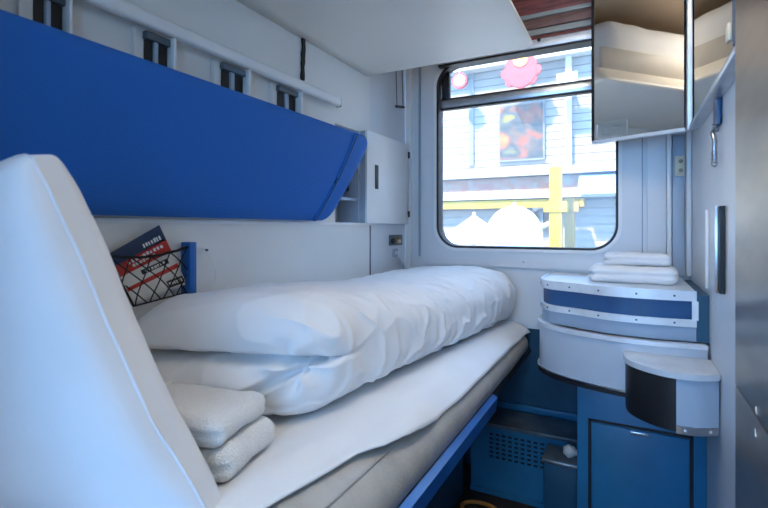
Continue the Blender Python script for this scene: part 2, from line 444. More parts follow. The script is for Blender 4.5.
# ------------------------------------------------------------------ duvet
def duvet():
    bm = cube_grid(70, 160, 60)
    base = MT + .013
    for v in bm.verts:
        c = v.co.copy()
        p = round_co(c, (1, 1, 1), (.42, .16, .80))
        a, b_, c_ = p.x, p.y, p.z          # across, along, up, all -1..1
        y = .80 + (b_ + 1) / 2 * (2.175 - .80)
        along = (y - .80) / 1.375
        xr = -.585 + .145 * along ** 1.15
        xl = -1.012
        x = xl + (a + 1) / 2 * (xr - xl)
        H = .262 - .03 * along + .012 * math.sin(along * 7 + 1)
        # crown: higher on the middle, falls towards the open side
        top = 1 - .10 * max(0, a) ** 2 - .05 * max(0, -a)
        z = base + (c_ + 1) / 2 * H * top
        near = smoothstep(.30, 0, along)
        # near end runs obliquely and leans
        y += ((x + 1.0) * .30 - .135) * near
        zr = (z - base) / H
        # two layers: the upper one is folded over the lower one; a thin crease parts them
        zc = .60 - .13 * (a + 1) / 2 + .03 * nz(x * 11, 1, 4) + .015 * nz(x * 27, 2, 9)
        endf = smoothstep(-.78, -.97, b_)               # near face
        sidef = smoothstep(.45, .9, a) * smoothstep(.15, .02, along)
        g = math.exp(-((zr - zc) / .028) ** 2)
        y += endf * .055 * g
        x -= sidef * .02 * g
        # lower layer set slightly back
        if zr < zc: y -= endf * .004 * smoothstep(zc, zc - .10, zr)
        if zr < zc: y -= smoothstep(-.55, -.9, b_) * .045 * math.sin(math.pi * max(0, zr) / zc) * smoothstep(1.0, .3, a)
        if zr > zc: y -= smoothstep(-.5, -.9, b_) * .05 * smoothstep(.6, -.8, a)
        # rolled corner: folds turning in around a pinch point
        px_, pz_ = -.640, base + .112
        dx_, dz_ = x - px_, z - pz_
        rr_ = math.hypot(dx_ / 1.25, dz_); th_ = math.atan2(dz_, dx_)
        fall = math.exp(-(rr_ / .060) ** 2)
        y += max(endf, .5 * sidef) * fall * (.030 + .016 * math.cos(th_ * 5 + rr_ * 55))
        # tuck from the pinch point down to the left under the lower layer
        lz = pz_ - (px_ - x) * .62
        if px_ - .17 < x < px_ + .012:
            y += endf * .045 * math.exp(-((z - lz) / .010) ** 2) * smoothstep(px_ - .17, px_ - .10, x)
        v.co = (x, y, z)
    bm.normal_update()
    for v in bm.verts:
        p = v.co; n = v.normal
        along = (p.y - .8) / 1.375
        side = smoothstep(-.75, -.55, p.x)
        d = .012 * nz(p.x * 3, p.y * 2.2, p.z * 3) + .004 * nz(p.x * 8, p.y * 8, p.z * 8 + 5)
        far = smoothstep(.1, .7, along)
        d += (.003 + .006 * side * far) * nz(p.x * 5 + p.y * 6, p.y * 30 - p.x * 14, p.z * 6)
        r1_ = 1 - abs(nz(p.x * 9 - 2 * p.y, p.y * 5 + p.x * 3, p.z * 7 + 3)) * 3
        r2_ = 1 - abs(nz(p.x * 5 + 7, p.y * 13 - p.x * 9, p.z * 5)) * 3
        d += .004 * max(0, r1_) ** 3 + .007 * max(0, r2_) ** 3 * (.35 + side)
        q = p + n * d
        q.x = max(q.x, -1.024); q.y = min(q.y, YW - .008)
        q.z = max(q.z, MT + .010 if q.x < -.55 else MT + .010)
        v.co = q
    o = link_bm('duvet', bm, 'linen', None, smooth=True)
    md = o.modifiers.new('sub', 'SUBSURF'); md.levels = 1; md.render_levels = 1
    return tag(o, 'thick white folded duvet lying along the lower bunk against the wall', 'duvet')
duvet()

# ------------------------------------------------------------------ folded towels
def folded_towel(name, cx, cy, z0, lx, ly, h, rot, label, group, m='terry', fold=+1, seed=0, cat='towel'):
    """towel folded over on itself: rounded on the fold side, layered at the back"""
    t = thing(name, label, cat, (cx, cy, z0), group)
    R = Matrix.Rotation(rot, 3, 'Z')
    bm = cube_grid(30, 24, 10)
    for v in bm.verts:
        p = round_co(v.co, (lx / 2, ly / 2, h / 2), (h * .55, h * .4, h * .48))
        a = p.x / (lx / 2)
        # layer line on the sides
        g = math.exp(-((p.z) / (h * .10)) ** 2)
        if abs(p.y) > ly / 2 - h * .42: p.y -= math.copysign(g * h * .14, p.y)
        if a * fold < -.9: p.x += fold * g * h * .2
        d = .004 * nz(p.x * 12 + seed, p.y * 12, p.z * 9) + .0025 * nz(p.x * 40, p.y * 40 + seed, p.z * 30)
        n = Vector((a, p.y / (ly / 2), p.z / (h / 2))).normalized()
        p += n * d
        p.z = max(p.z, -h / 2 + .0005)
        q = R @ p; v.co = (q.x + cx, q.y + cy, q.z + z0 + h / 2)
    link_bm('folded_cloth', bm, m, t, smooth=True)
    # hem strip along the fold-over edge
    hem = [R @ Vector((-fold * lx / 2 * .62, yy, h / 2 + .0005)) for yy in [ly * (i / 8 - .5) * .9 for i in range(9)]]
    tube('hem', [(q.x + cx, q.y + cy, q.z + z0 + h / 2) for q in hem], .0022, m, t, 6)
    return t
TZ = MT + .010
folded_towel('bath_towel', -.733, .606, TZ, .28, .175, .056, .20, 'lower of two folded white terry towels lying on the bed sheet', 'towels folded on the bed', seed=1)
folded_towel('bath_towel', -.740, .596, TZ + .0575, .27, .165, .050, .22, 'upper of two folded white terry towels stacked on the bed', 'towels folded on the bed', seed=9)

# ------------------------------------------------------------------ pillow
def pillow():
    BR, TR, TL, BL = Vector((-.537, .505, MT + .01)), Vector((-.682, .330, CZ + .108)), Vector((-.95, .27, CZ + .045)), Vector((-.98, .30, MT + .01))
    n0 = ((TR - BR).cross(BL - BR)).normalized()
    if n0.y > 0: n0 = -n0
    bm = cube_grid(48, 48, 8)
    T = .085
    for v in bm.verts:
        c = v.co
        kc = 1 - (.045 if c.y > 0 else .01) * (abs(c.x) * abs(c.y)) ** 8
        u, w_ = (c.x * kc + 1) / 2, (c.y * kc + 1) / 2
        # pincushion outline
        uu = u + .055 * math.sin(math.pi * w_) * (0.5 - u) * 2
        ww_ = w_ + .05 * math.sin(math.pi * u) * (0.5 - w_) * 2 * .5
        P = BL.lerp(BR, uu).lerp(TL.lerp(TR, uu), ww_)
        pf = (1 - abs(c.x) ** 3.5) ** .5 * (1 - abs(c.y) ** 3.5) ** .5 if abs(c.x) < 1 and abs(c.y) < 1 else 0
        th = T * (.26 + .74 * pf)
        d = .010 * nz(P.x * 5, P.y * 6, P.z * 5) + .005 * nz(P.x * 14, P.y * 14, P.z * 7) + .006 * (1 - pf) * nz(P.x * 6, P.y * 6, P.z * 26)
        v.co = P + n0 * (c.z * th + d)
        v.co.z = max(v.co.z, MT + .012)
        v.co.x = max(v.co.x, XL + .004)
    o = link_bm('pillow', bm, 'pillow', None, smooth=True)
    md = o.modifiers.new('sub', 'SUBSURF'); md.levels = 1; md.render_levels = 1
    tag(o, 'large white pillow standing upright at the head of the lower bunk', 'pillow')
    # seam piping around the outline
    pts = []
    for k in range(80):
        a = k / 80 * 4; s_, f_ = int(a), a % 1
        u, w_ = [(f_, 0), (1, f_), (1 - f_, 1), (0, 1 - f_)][s_]
        kc = 1 - (.045 if w_ > .5 else .01) * (abs(2 * u - 1) * abs(2 * w_ - 1)) ** 8
        u, w_ = .5 + (u - .5) * kc, .5 + (w_ - .5) * kc
        uu = u + .055 * math.sin(math.pi * w_) * (0.5 - u) * 2
        ww_ = w_ + .05 * math.sin(math.pi * u) * (0.5 - w_) * 2 * .5
        P = BL.lerp(BR, uu).lerp(TL.lerp(TR, uu), ww_)
        P = P + n0 * (T * .25 + .010 * nz(P.x * 5, P.y * 6, P.z * 5) + .005 * nz(P.x * 14, P.y * 14, P.z * 7) + .006 * nz(P.x * 6, P.y * 6, P.z * 26)); P.x = max(P.x, XL + .006); P.z = max(P.z, MT + .016); pts.append(P)
    tube('seam', pts, .002, 'pillow', o, 6, closed=True)
pillow()

# ------------------------------------------------------------------ upper bunk and bedding on it
UB = CZ + .672
ub = thing('upper_bunk', 'cream white upper bunk with smooth underside folded down above the bed', 'bunk', (-.67, .9, UB))
def bunk_shell():
    bm = cube_grid(40, 60, 6)
    hx, hy, hz = (-.300 - XL - .002) / 2, (1.82 - .022) / 2, .05
    cx, cy = (XL + .002 - .300) / 2, (1.82 + .022) / 2
    for v in bm.verts:
        p = round_co(v.co, (hx, hy, hz), (.045, .045, .018))
        k = (p.z + hz) / (2 * hz)
        x = cx + p.x - (.10 * k if p.x > 0 else 0) * (max(0, p.x) / hx) ** 3
        y = cy + p.y - (.06 * k) * (max(0, p.y) / hy) ** 6
        v.co = (max(x, XL + .001) if p.x > -hx + .045 else XL + .001, y, UB + hz + p.z)
    return link_bm('shell', bm, 'bunk_shell', ub, smooth=True)
bunk_shell()
box('edge_board', -.425, -.405, .03, 1.72, UB + .09, UB + .205, 'board_beige', ub, bev=.004)
def upper_bedding():
    bm = cube_grid(24, 90, 10)
    for v in bm.verts:
        p = round_co(v.co, (.26, .76, .155), (.09, .09, .11))
        q = p + Vector((-.74, .86, UB + .105 + .155))
        d = .02 * nz(q.x * 5, q.y * 5, q.z * 5) + .008 * nz(q.x * 14, q.y * 14, q.z * 12)
        q += p.normalized() * d; q.z = max(q.z, UB + .102); v.co = q
    o = link_bm('upper_duvet', bm, 'linen', None, smooth=True)
    tag(o, 'rolled white bedding lying on top of the upper bunk', 'duvet')
upper_bedding()

# ------------------------------------------------------------------ folded middle berth: blue back cushion
bc = thing('backrest_cushion', 'long royal blue upholstered backrest folded against the side wall', 'backrest', (-.98, .7, CZ + .03))
def cushion():
    A = Vector((-.985, 0, CZ + .020)); B = Vector((-.868, 0, CZ + .342))   # front face bottom -> top
    up = (B - A); L = up.length; up.normalize(); nrm = Vector((up.z, 0, -up.x)); T = .075
    ylo, yhi = .022, 1.565
    bm = cube_grid(14, 120, 24)
    hx, hy, hz = T / 2, (yhi - ylo) / 2, L / 2
    c0 = (A + B) / 2 - nrm * hx
    for v in bm.verts:
        p = round_co(v.co, (hx, hy, hz), (.022, .055, .045))
        y = (ylo + yhi) / 2 + p.y
        # far lower corner is cut back
        kz = (p.z + hz) / (2 * hz)
        if p.y > 0: y -= .13 * (1 - kz) * (p.y / hy) ** 2
        bulge = .010 * (1 - (p.z / hz) ** 2) if p.x > 0 else 0
        q = c0 + nrm * (p.x + bulge) + up * p.z
        q.x = max(q.x, XL + .002)
        v.co = (q.x, y, q.z)
    link_bm('cushion', bm, 'velour', bc, smooth=True)
    pts = []
    for k in range(15):
        s = -1 + 2 * k / 14
        q = c0 + nrm * (hx + .010 * (1 - s * s) + .001) + up * (s * hz * .97)
        pts.append((q.x, yhi - .135 - .10 * (1 - (s + 1) / 2), q.z))
    tube('seam_piping', pts, .0045, 'velour', bc, 8)
    pts2 = [(a[0] - .001, a[1] + .013, a[2]) for a in pts]
    tube('seam_piping', pts2, .0035, 'blue_band', bc, 8)
    for yb in (.2, .9, 1.3):
        pass
cushion()

# ------------------------------------------------------------------ guard rail with brackets
gr = thing('guard_rail', 'long white tubular rail on brackets above the blue backrest', 'rail', (XL, 1.0, CZ + .48))
RZ = CZ + .487; RX = -.998
bm = bmesh.new()
prism('rail', rrect(RX - .012, RX + .012, RZ - .018, RZ + .018, .010, 4), 'y', .025, 1.515, 'trim_white', gr)
box('end_cap', RX - .012, RX + .010, 1.515, 1.522, RZ - .018, RZ + .016, 'black', gr, bev=.003)
for (pa, pb) in ((36, 70), (147, 174), (224, 249), (280, 301)):
    ya = on_x(pa, 50, XL + .03).y; yb = on_x(pb, 50, XL + .03).y
    wd = yb - ya
    zt = RZ - .019; zb = CZ + .30
    b_ = box('bracket', XL + .001, XL + .012, ya - .02, yb, zb, zt, 'wall_white', gr)
    box('dark_slot', XL + .0125, XL + .016, ya + wd * .05, ya + wd * .33, zb, zt - .022, 'dark_gap', b_)
    box('dark_slot', XL + .0125, XL + .016, ya + wd * .52, ya + wd * .88, zb, zt - .022, 'dark_gap', b_)
    box('post', XL + .012, XL + .022, ya + wd * .35, ya + wd * .50, zb, zt - .004, 'panel_grey', b_, bev=.002)
    box('flange', XL + .012, XL + .040, yb - wd * .10, yb, zb, zt, 'trim_white', b_, bev=.0015)
    box('head', XL + .012, XL + .028, ya, yb - wd * .1, zt - .022, zt - .003, 'ledge', b_, bev=.002)
# strap
bm = bmesh.new(); pts = []
a = on_x(304, 34, XL + .006); b = on_x(303, 80, XL + .006)
rows = []
for k in range(15):
    t = k / 14; p = a.lerp(b, t); w_ = .009 + .004 * nz(t * 6, 3, 1)
    off = .004 * nz(t * 5, 8, 2)
    rows.append([bm.verts.new((XL + dx, p.y + dy * w_ + off, p.z)) for dx, dy in ((.002, -1), (.007, -1), (.007, 1), (.002, 1))])
for r0, r1 in zip(rows, rows[1:]):
    for i in range(4): bm.faces.new((r0[i], r0[(i + 1) % 4], r1[(i + 1) % 4], r1[i]))
bm.faces.new(rows[0]); bm.faces.new(rows[-1])
tag(link_bm('hanging_strap', bm, 'cord_black', None), 'short frayed black strap hanging on the wall below the upper bunk', 'strap')
# pull cord over the cabinet
pc = thing('pull_cord', 'thin dark looped cord hanging in the corner above the small cabinet', 'cord', (XL, 2.1, CZ + .55))
ca = on_x(396, 70, XL + .01); cb = on_x(402, 70, XL + .01); cc = on_x(397, 106, XL + .01); ce = on_x(403, 106, XL + .01)
tube('cord', [ca, cc], .0022, 'ledge', pc, 6)
tube('cord', [cb, ce], .0022, 'ledge', pc, 6)
tube('weight', [cc + Vector((0, -.01, -.004)), ce + Vector((0, .01, -.004))], .006, 'black', pc, 8)

# ------------------------------------------------------------------ small wall cabinet
cb_ = thing('wall_cabinet', 'small white wall cabinet with black slot handle beside the window', 'cabinet', (-1.0, 1.94, CZ + .02))
cy0, cy1, cz0, cz1 = 1.737, 2.145, CZ + .022, CZ + .420
box('body', XL - .002, -1.008, cy0, cy1, cz0, cz1, 'panel_grey', cb_)
dr = box('door', -1.007, -.995, cy0 - .004, cy1 + .004, cz0 - .002, cz1 + .002, 'trim_white', cb_, bev=.003)
hy = on_x(376.5, 176, -.995).y
box('handle', -.995, -.992, hy - .014, hy + .014, on_x(376, 189, -.995).z, on_x(376, 165, -.995).z, 'black', dr, bev=.001)
for pyy in (154, 214):
    z = on_x(405, pyy, -.995).z
    box('hinge', -1.01, -.990, cy1 + .0045, cy1 + .017, z - .016, z + .016, 'black', cb_, bev=.002)
# things inside niche: small dark fitting
nf = on_x(356, 190, XL - .06)
lt = thing('latch_fitting', 'small black latch fitting inside the open niche beside the blue backrest', 'latch', (XL - .06, 1.70, CZ + .2))
box('bracket', XL - .075, XL - .045, 1.690, 1.7145, nf.z - .01, nf.z + .03, 'black', lt, bev=.003)
disc_cyl('pin', (XL - .055, 1.684, nf.z + .004), (0, 1, 0), .010, .03, 'steel', lt, 12)
# socket and hook on far panel under cabinet
sp = on_x(396, 240, XL)
so = thing('power_socket', 'small brown wall socket in a metal plate under the white cabinet', 'socket', (XL, sp.y, sp.z))
box('plate', XL - .003, XL + .006, sp.y - .075, sp.y + .062, sp.z - .026, sp.z + .026, 'ledge', so, bev=.003)
box('insert', XL + .006, XL + .016, sp.y - .035, sp.y + .03, sp.z - .018, sp.z + .018, 'brass', so, bev=.003)
box('button', XL + .016, XL + .022, sp.y - .016, sp.y + .016, sp.z - .014, sp.z + .002, 'cream', so, bev=.002)
disc_cyl('knob', (XL + .01, sp.y - .055, sp.z - .004), (1, 0, 0), .014, .014, 'black', so, 14)
hp = on_x(395, 253, XL)
hk = thing('wall_hook', 'little grey metal hook on the wall panel below the brown socket', 'hook', (XL, hp.y, hp.z))
box('plate', XL - .003, XL + .005, hp.y - .026, hp.y + .026, hp.z - .02, hp.z + .022, 'panel_grey', hk, bev=.003)
disc_cyl('stud', (XL + .012, hp.y, hp.z), (1, 0, 0), .009, .016, 'trim_white', hk, 14)
tube('arm', [(XL + .012, hp.y + .01, hp.z - .015), (XL + .02, hp.y + .05, hp.z - .05), (XL + .016, hp.y + .075, hp.z - .085)], .008, 'wall_cool', hk, 8)

# ------------------------------------------------------------------ net pocket and brochure
NXP = XL + .028
np_ = thing('net_pocket', 'black elastic net pocket with blue end bar on the white wall', 'net pocket', (XL, .75, CZ - .17))
b0 = on_x(191, 242, NXP); b1 = on_x(191, 294, NXP)
box('end_bar', XL + .001, NXP + .008, b0.y - .010, b0.y + .012, b1.z, b0.z, 'blue_plastic', np_, bev=.003)
lt0 = on_x(106, 256, NXP); lb0 = on_x(132, 306, NXP)
rt0 = on_x(187, 247, NXP + .004); rb0 = on_x(187, 292, NXP + .004)
def npnt(u, v):   # u along, v down
    top = lt0.lerp(rt0, u); top.z -= .012 * math.sin(math.pi * u)
    bot = lb0.lerp(rb0, u)
    p = top.lerp(bot, v); p.x = NXP + .006 + .012 * math.sin(math.pi * v) * math.sin(math.pi * u); return p
tube('top_band', [npnt(i / 14, 0) + Vector((.0, 0, .001 * math.sin(i * 2))) for i in range(15)], .0035, 'cord_black', np_, 6)
tube('bottom_band', [npnt(i / 10, 1) for i in range(11)], .002, 'cord_black', np_, 6)
tube('side_band', [npnt(0, i / 6) for i in range(7)], .0025, 'cord_black', np_, 6)
NM = 4
for k in range(-3, NM):
    for sgn in (0, 1):
        pts = []
        for i in range(13):
            v = i / 12; u = (k + v * 1.9) / NM
            if sgn: u = 1 - u
            if 0 <= u <= 1: pts.append(npnt(u, v))
        if len(pts) > 1: tube('net_cord', pts, .0016, 'cord_black', np_, 5)
wp = [on_x(*q, XL + .006) for q in ((196, 247), (204, 252), (213, 262), (216, 273), (213, 283), (200, 291))]
tube('elastic_end', catmull(wp, 5), .0012, 'trim_white', np_, 5)
q = on_x(206.5, 250, XL + .002); disc_cyl('pin', q, (1, 0, 0), .003, .008, 'black', np_, 10)
# brochure leaning in the pocket (plane x const, slightly proud of the wall)
br = thing('brochure', 'printed brochure with navy and red bands leaning in the net pocket', 'brochure', (XL, .74, CZ - .16))
BX = XL + .014
def bq(u, v):     # four corners from the wall plane: u right, v down the sheet
    tl, tr = on_x(107, 254, BX), on_x(158, 225, BX)
    bl, brr = on_x(133, 303, BX), on_x(186, 284, BX)
    return tl.lerp(tr, u).lerp(bl.lerp(brr, u), v)
def patch(name, u0, u1, v0, v1, m, dx, par, skew=0, th=.0006):
    bm = bmesh.new()
    cs_ = [bq(u0, v0 + skew * u0), bq(u1, v0 + skew * u1), bq(u1, v1 + skew * u1), bq(u0, v1 + skew * u0)]
    A = [bm.verts.new((BX + dx, c.y, c.z)) for c in cs_]; B = [bm.verts.new((BX + dx + th, c.y, c.z)) for c in cs_]
    bm.faces.new(A); bm.faces.new(B[::-1])
    for i in range(4): bm.faces.new((A[i], A[(i + 1) % 4], B[(i + 1) % 4], B[i]))
    return link_bm(name, bm, m, par)
patch('booklet', 0, 1, 0, 1, 'paper', 0, br, th=.004)
patch('navy_band', 0, 1, 0, .24, 'print_navy', .0041, br)
patch('red_band', 0, 1, .24, .46, 'print_red', .0041, br, skew=-.03)
rng = random.Random(3)
def scribble(nm, u0, u1, v, h, m, n):
    u = u0
    for i in range(n):
        du = (u1 - u0) / n; patch(nm, u + du * .12, u + du * rng.uniform(.6, .9), v + h * rng.uniform(-.1, .15), v + h * rng.uniform(.8, 1.1), m, .0048, br, th=.0004)
        u += du
scribble('print_mark', .56, .93, .13, .07, 'print_white', 7)
scribble('print_mark', .2, .9, .27, .05, 'print_white', 10)
scribble('print_mark', .25, .7, .34, .05, 'paper', 7)
patch('black_band', .34, .86, .50, .58, 'print_black', .0041, br, skew=0)
scribble('print_mark', .4, .8, .52, .04, 'paper', 7)
patch('red_line', .0, 1, .69, .76, 'print_red', .0041, br, skew=-.06)
patch('barcode', .66, .98, .84, .96, 'print_black', .0041, br)
scribble('print_mark', .68, .96, .87, .05, 'paper', 6)

# ------------------------------------------------------------------ mirror cabinet on right wall and its open mirror door
MX = .183
HG = Vector((MX, 1.925, 0))
mc = thing('mirror_cabinet', 'shallow mirrored cabinet mounted on the right wall', 'cabinet', (.2, 1.5, CZ + .34))
box('body', MX + .004, XR - .001, 1.07, 1.905, CZ + .352, ZC - .02, 'wall_cool', mc)
box('mirror', MX, MX + .004, 1.125, 1.90, CZ + .358, ZC - .03, 'mirror', mc)
box('bottom_edge', MX - .004, XR - .001, 1.06, 1.915, CZ + .338, CZ + .352, 'aluminium', mc, bev=.003)
box('front_frame', MX - .006, MX + .004, 1.07, 1.123, CZ + .354, ZC - .03, 'blue_band', mc, bev=.002)
box('corner_post', MX - .008, MX + .010, 1.906, 1.935, CZ + .338, ZC - .03, 'rim_metal', mc, bev=.004)
cl = on_x(730, 33, MX - .008)
box('catch', MX - .014, MX - .006, cl.y - .012, cl.y + .012, cl.z - .018, cl.z + .018, 'cream', mc, bev=.003)
md_ = thing('mirror_door', 'open mirrored door with dark edge standing in front of the window', 'mirror', (.02, 2.0, CZ + .34))
dv = Vector((-.9336, .3584, 0)).normalized(); nv = Vector((-dv.y, dv.x, 0))
if nv.y > 0: nv = -nv
LW = .338
def slab(name, s0, s1, d0, d1, z0, z1, m, par, bev=0):
    bm = bmesh.new(); V_ = []
    for s in (s0, s1):
        for d in (d0, d1):
            for z in (z0, z1):
                p = HG + dv * s + nv * d; V_.append(bm.verts.new((p.x, p.y, z)))
    for f in ((0, 1, 3, 2), (4, 6, 7, 5), (0, 4, 5, 1), (2, 3, 7, 6), (0, 2, 6, 4), (1, 5, 7, 3)): bm.faces.new([V_[i] for i in f])
    if bev: bmesh.ops.bevel(bm, geom=bm.edges[:], offset=bev, segments=2, affect='EDGES')
    return link_bm(name, bm, m, par)
ZM0, ZM1 = CZ + .346, ZC - .03
slab('backing', .016, LW - .006, -.016, -.002, ZM0 + .006, ZM1, 'black', md_)
mg = slab('mirror_pane', .016, LW - .008, -.002, .001, ZM0 + .006, ZM1, 'mirror', md_)
slab('side_edge', LW - .008, LW + .003, -.018, .004, ZM0, ZM1, 'black', md_, bev=.002)
slab('bottom_edge', .012, LW + .002, -.018, .004, ZM0 - .008, ZM0 + .005, 'rim_metal', md_, bev=.002)
# etched plate outline low on the mirror
def mpt(s, z): p = HG + dv * s + nv * .0018; return Vector((p.x, p.y, z))
def m_at(px, py):
    d = ray(px, py); C = HG + nv * .0018; t = (C.x * nv.x + C.y * nv.y) / (d.x * nv.x + d.y * nv.y)
    p = d * t; s = (Vector((p.x, p.y, 0)) - HG).dot(dv); return s, p.z + CZ
s0, z0 = m_at(597, 138); s1, z1 = m_at(627, 121)
zz0 = (m_at(597, 139)[1] + m_at(627, 134)[1]) / 2; zz1 = (m_at(597, 124)[1] + m_at(627, 119)[1]) / 2
ol = [mpt(s, z) for s, z in rrect(min(s0, s1), max(s0, s1), zz0, zz1, .008, 4)]
tube('etched_outline', ol, .0011, 'rim_metal', mg, 5, closed=True)
for k in range(3):
    zc_ = zz1 - (zz1 - zz0) * (.3 + .22 * k)
    tube('etched_line', [mpt(max(s0, s1) - .015, zc_), mpt(min(s0, s1) + .02 + .01 * k, zc_)], .0009, 'panel_grey', mg, 5)

# ------------------------------------------------------------------ right wall fittings
wp_ = on_x(720.5, 88, XR); wq = on_x(720.5, 126, XR); wr = on_x(720, 163, XR)
oh = thing('wall_clasp', 'blue plate with dangling metal clasp on the right wall under the mirror cabinet', 'hook', (XR, wp_.y, wr.z))
box('plate', XR - .012, XR - .001, wp_.y - .032, wp_.y + .032, wq.z, wp_.z, 'blue_band', oh, bev=.003)
box('side_lip', XR - .010, XR - .001, wp_.y + .033, wp_.y + .045, wq.z - .01, wp_.z - .01, 'trim_white', oh, bev=.003)
tube('clasp', [(XR - .012, wp_.y, wq.z + .004), (XR - .016, wp_.y + .012, wq.z - .015), (XR - .014, wp_.y - .006, wq.z - .04), (XR - .014, wp_.y + .004, wq.z - .07), (XR - .014, wp_.y, wr.z)], .007, 'steel', oh, 8)
for k in range(3):
    tube('link', [(XR - .014 + .008 * math.cos(a_), wp_.y + .011 * math.cos(a_), wr.z + .012 * k + .009 * math.sin(a_)) for a_ in [i * math.pi / 5 for i in range(10)]], .0025, 'steel', oh, 5, True)
fp = thing('wall_flap', 'narrow flush wall flap with white and steel edge strips above the basin', 'flap', (XR, 1.55, CZ - .15))
fz0, fz1 = CZ - .168, CZ + .052
box('leaf', XR - .008, XR - .001, 1.445, 1.665, fz0, fz1, 'wall_cool', fp, bev=.002)
box('white_strip', XR - .016, XR - .008, 1.650, 1.668, fz0 - .01, fz1 + .002, 'trim_white', fp, bev=.002)
box('steel_strip', XR - .020, XR - .008, 1.450, 1.470, fz0 + .002, fz1 + .004, 'steel', fp, bev=.002)
box('dark_gap', XR - .012, XR - .001, 1.433, 1.443, fz0 + .002, fz1 + .004, 'black', fp)
p = on_y(679.5, 166, YW - .018)
cs2 = thing('shaver_socket', 'cream two part socket on the grey service panel by the corner', 'socket', (p.x, YW - .02, p.z))
box('plate', p.x - .017, p.x + .017, YW - .024, YW - .0185, p.z - .04, p.z + .04, 'cream', cs2, bev=.002)
for dz in (-.018, .018):
    disc_cyl('outlet', (p.x + .004, YW - .025, p.z + dz), (0, 1, 0), .008, .004, 'brass', cs2, 12)
# brown metal door leaf folded back on the right
dl = thing('door_leaf', 'brown metal sliding door leaf with scratched lower sheet on the right', 'door', (.185, .3, 0))
zs = CZ - .286
box('upper_sheet', .170, .200, -.60, 1.05, zs + .001, ZC - .005, 'door_brown', dl, bev=.002)
box('lower_sheet', .170, .200, -.60, 1.05, .005, zs - .001, 'door_brown', dl, bev=.002)
for px_, py_ in ((756, 411), (755, 433)):
    a = on_x(px_, py_, .169)
    tube('scratch_mark', [a + Vector((.0005, -.004, -.004)), a + Vector((.0005, .004, .005))], .0007, 'rim_metal', dl, 5)

# ------------------------------------------------------------------ wash basin unit
def plan(pts, n=8): return [(v.x, v.y) for v in catmull([(a, b, 0) for a, b in pts], n)]
P0 = plan([(-.298, 2.19), (-.305, 1.95), (-.292, 1.85), (-.250, 1.79), (-.163, 1.752), (-.065, 1.705), (.049, 1.690), (.180, 1.70)]) + [(.180, 2.19)]
P1 = plan([(-.302, 2.19), (-.310, 1.93), (-.296, 1.825), (-.248, 1.755), (-.16, 1.70), (-.05, 1.665), (.07, 1.655), (.205, 1.672)]) + [(.205, 2.19)]
def off(P, d):
    out = []; n = len(P)
    for i, p in enumerate(P):
        if i == 0 or i >= n - 1: out.append((p[0] - (d if i == 0 else -d * 0), p[1])); continue
        a, b = P[i - 1], P[i + 1] if i < n - 2 else P[i]
        tx, ty = b[0] - a[0], b[1] - a[1]; l = math.hypot(tx, ty) or 1
        out.append((p[0] + ty / l * d * 1.0, p[1] - tx / l * d * 1.0))
    return out
# outward is to the left of travel from wall to front: flip sign if needed
t_ = off(P0, .01)
SG = 1 if t_[30][1] < P0[30][1] else -1
bu = thing('wash_basin_unit', 'curved wash basin cabinet with blue band and metal rims in the corner', 'wash basin', (-.05, 1.95, .63))
prism('counter_top', P0, 'z', CZ - .205, CZ - .196, 'rim_metal', bu)
prism('blue_band', off(P0, -.006 * SG), 'z', CZ - .283, CZ - .206, 'blue_band', bu)
def rim(name, P, d, z0, z1, m, par, th=.010, npts=None):
    """strip following the front of the plan"""
    bm = bmesh.new(); Q = P[:-1] if npts is None else P[:npts]
    O = off(P, d * SG)[:len(Q)]; I = off(P, (d - th) * SG)[:len(Q)]
    L = [[bm.verts.new((q[0], q[1], z)) for q in loop] for loop in (O, I) for z in (z0, z1)]
    o0, o1, i0, i1 = L
    for k in range(len(Q) - 1):
        bm.faces.new((o0[k], o0[k + 1], o1[k + 1], o1[k])); bm.faces.new((i0[k], i0[k + 1], i1[k + 1], i1[k]))
        bm.faces.new((o0[k], o0[k + 1], i0[k + 1], i0[k])); bm.faces.new((o1[k], o1[k + 1], i1[k + 1], i1[k]))
    bm.faces.new((o0[0], o1[0], i1[0], i0[0])); bm.faces.new((o0[-1], o1[-1], i1[-1], i0[-1]))
    return link_bm(name, bm, m, par, smooth=True, angle=35)
r1 = rim('upper_rim', P0, .004, CZ - .224, CZ - .193, 'rim_metal', bu)
r2 = rim('lower_rim', P0, .004, CZ - .303, CZ - .281, 'rim_metal', bu)
box('end_stile', .168, .1845, 1.692, 1.70, CZ - .281, CZ - .224, 'rim_metal', bu)
for rr_, zz in ((r1, CZ - .209), (r2, CZ - .292)):
    O = off(P0, .0045 * SG)
    for k in (14, 22, 30, 38, 46, 52):
        disc_cyl('screw', (O[k][0], O[k][1], zz), (O[k + 1][1] - O[k - 1][1], -(O[k + 1][0] - O[k - 1][0]), 0), .0032, .003, 'ledge', rr_, 10)
prism('grey_band', off(P0, -.002 * SG), 'z', CZ - .348, CZ - .303, 'band_grey', bu)
box('end_panel', .181, .2125, 1.705, 2.19, CZ - .348, CZ - .205, 'blue_dark', bu)
dm = prism('drum', P1, 'z', CZ - .515, CZ - .362, 'drum_grey', bu)
rim('drum_lip', P1, .006, CZ - .362, CZ - .349, 'rim_metal', bu, th=.05)
prism('drum_cover', off(P1, -.02 * SG), 'z', CZ - .360, CZ - .349, 'drum_grey', bu)
rim('drum_foot', P1, .006, CZ - .533, CZ - .514, 'rubber', bu, th=.05)
rim('drum_foot_edge', P1, .0075, CZ - .518, CZ - .512, 'steel', bu, th=.01)
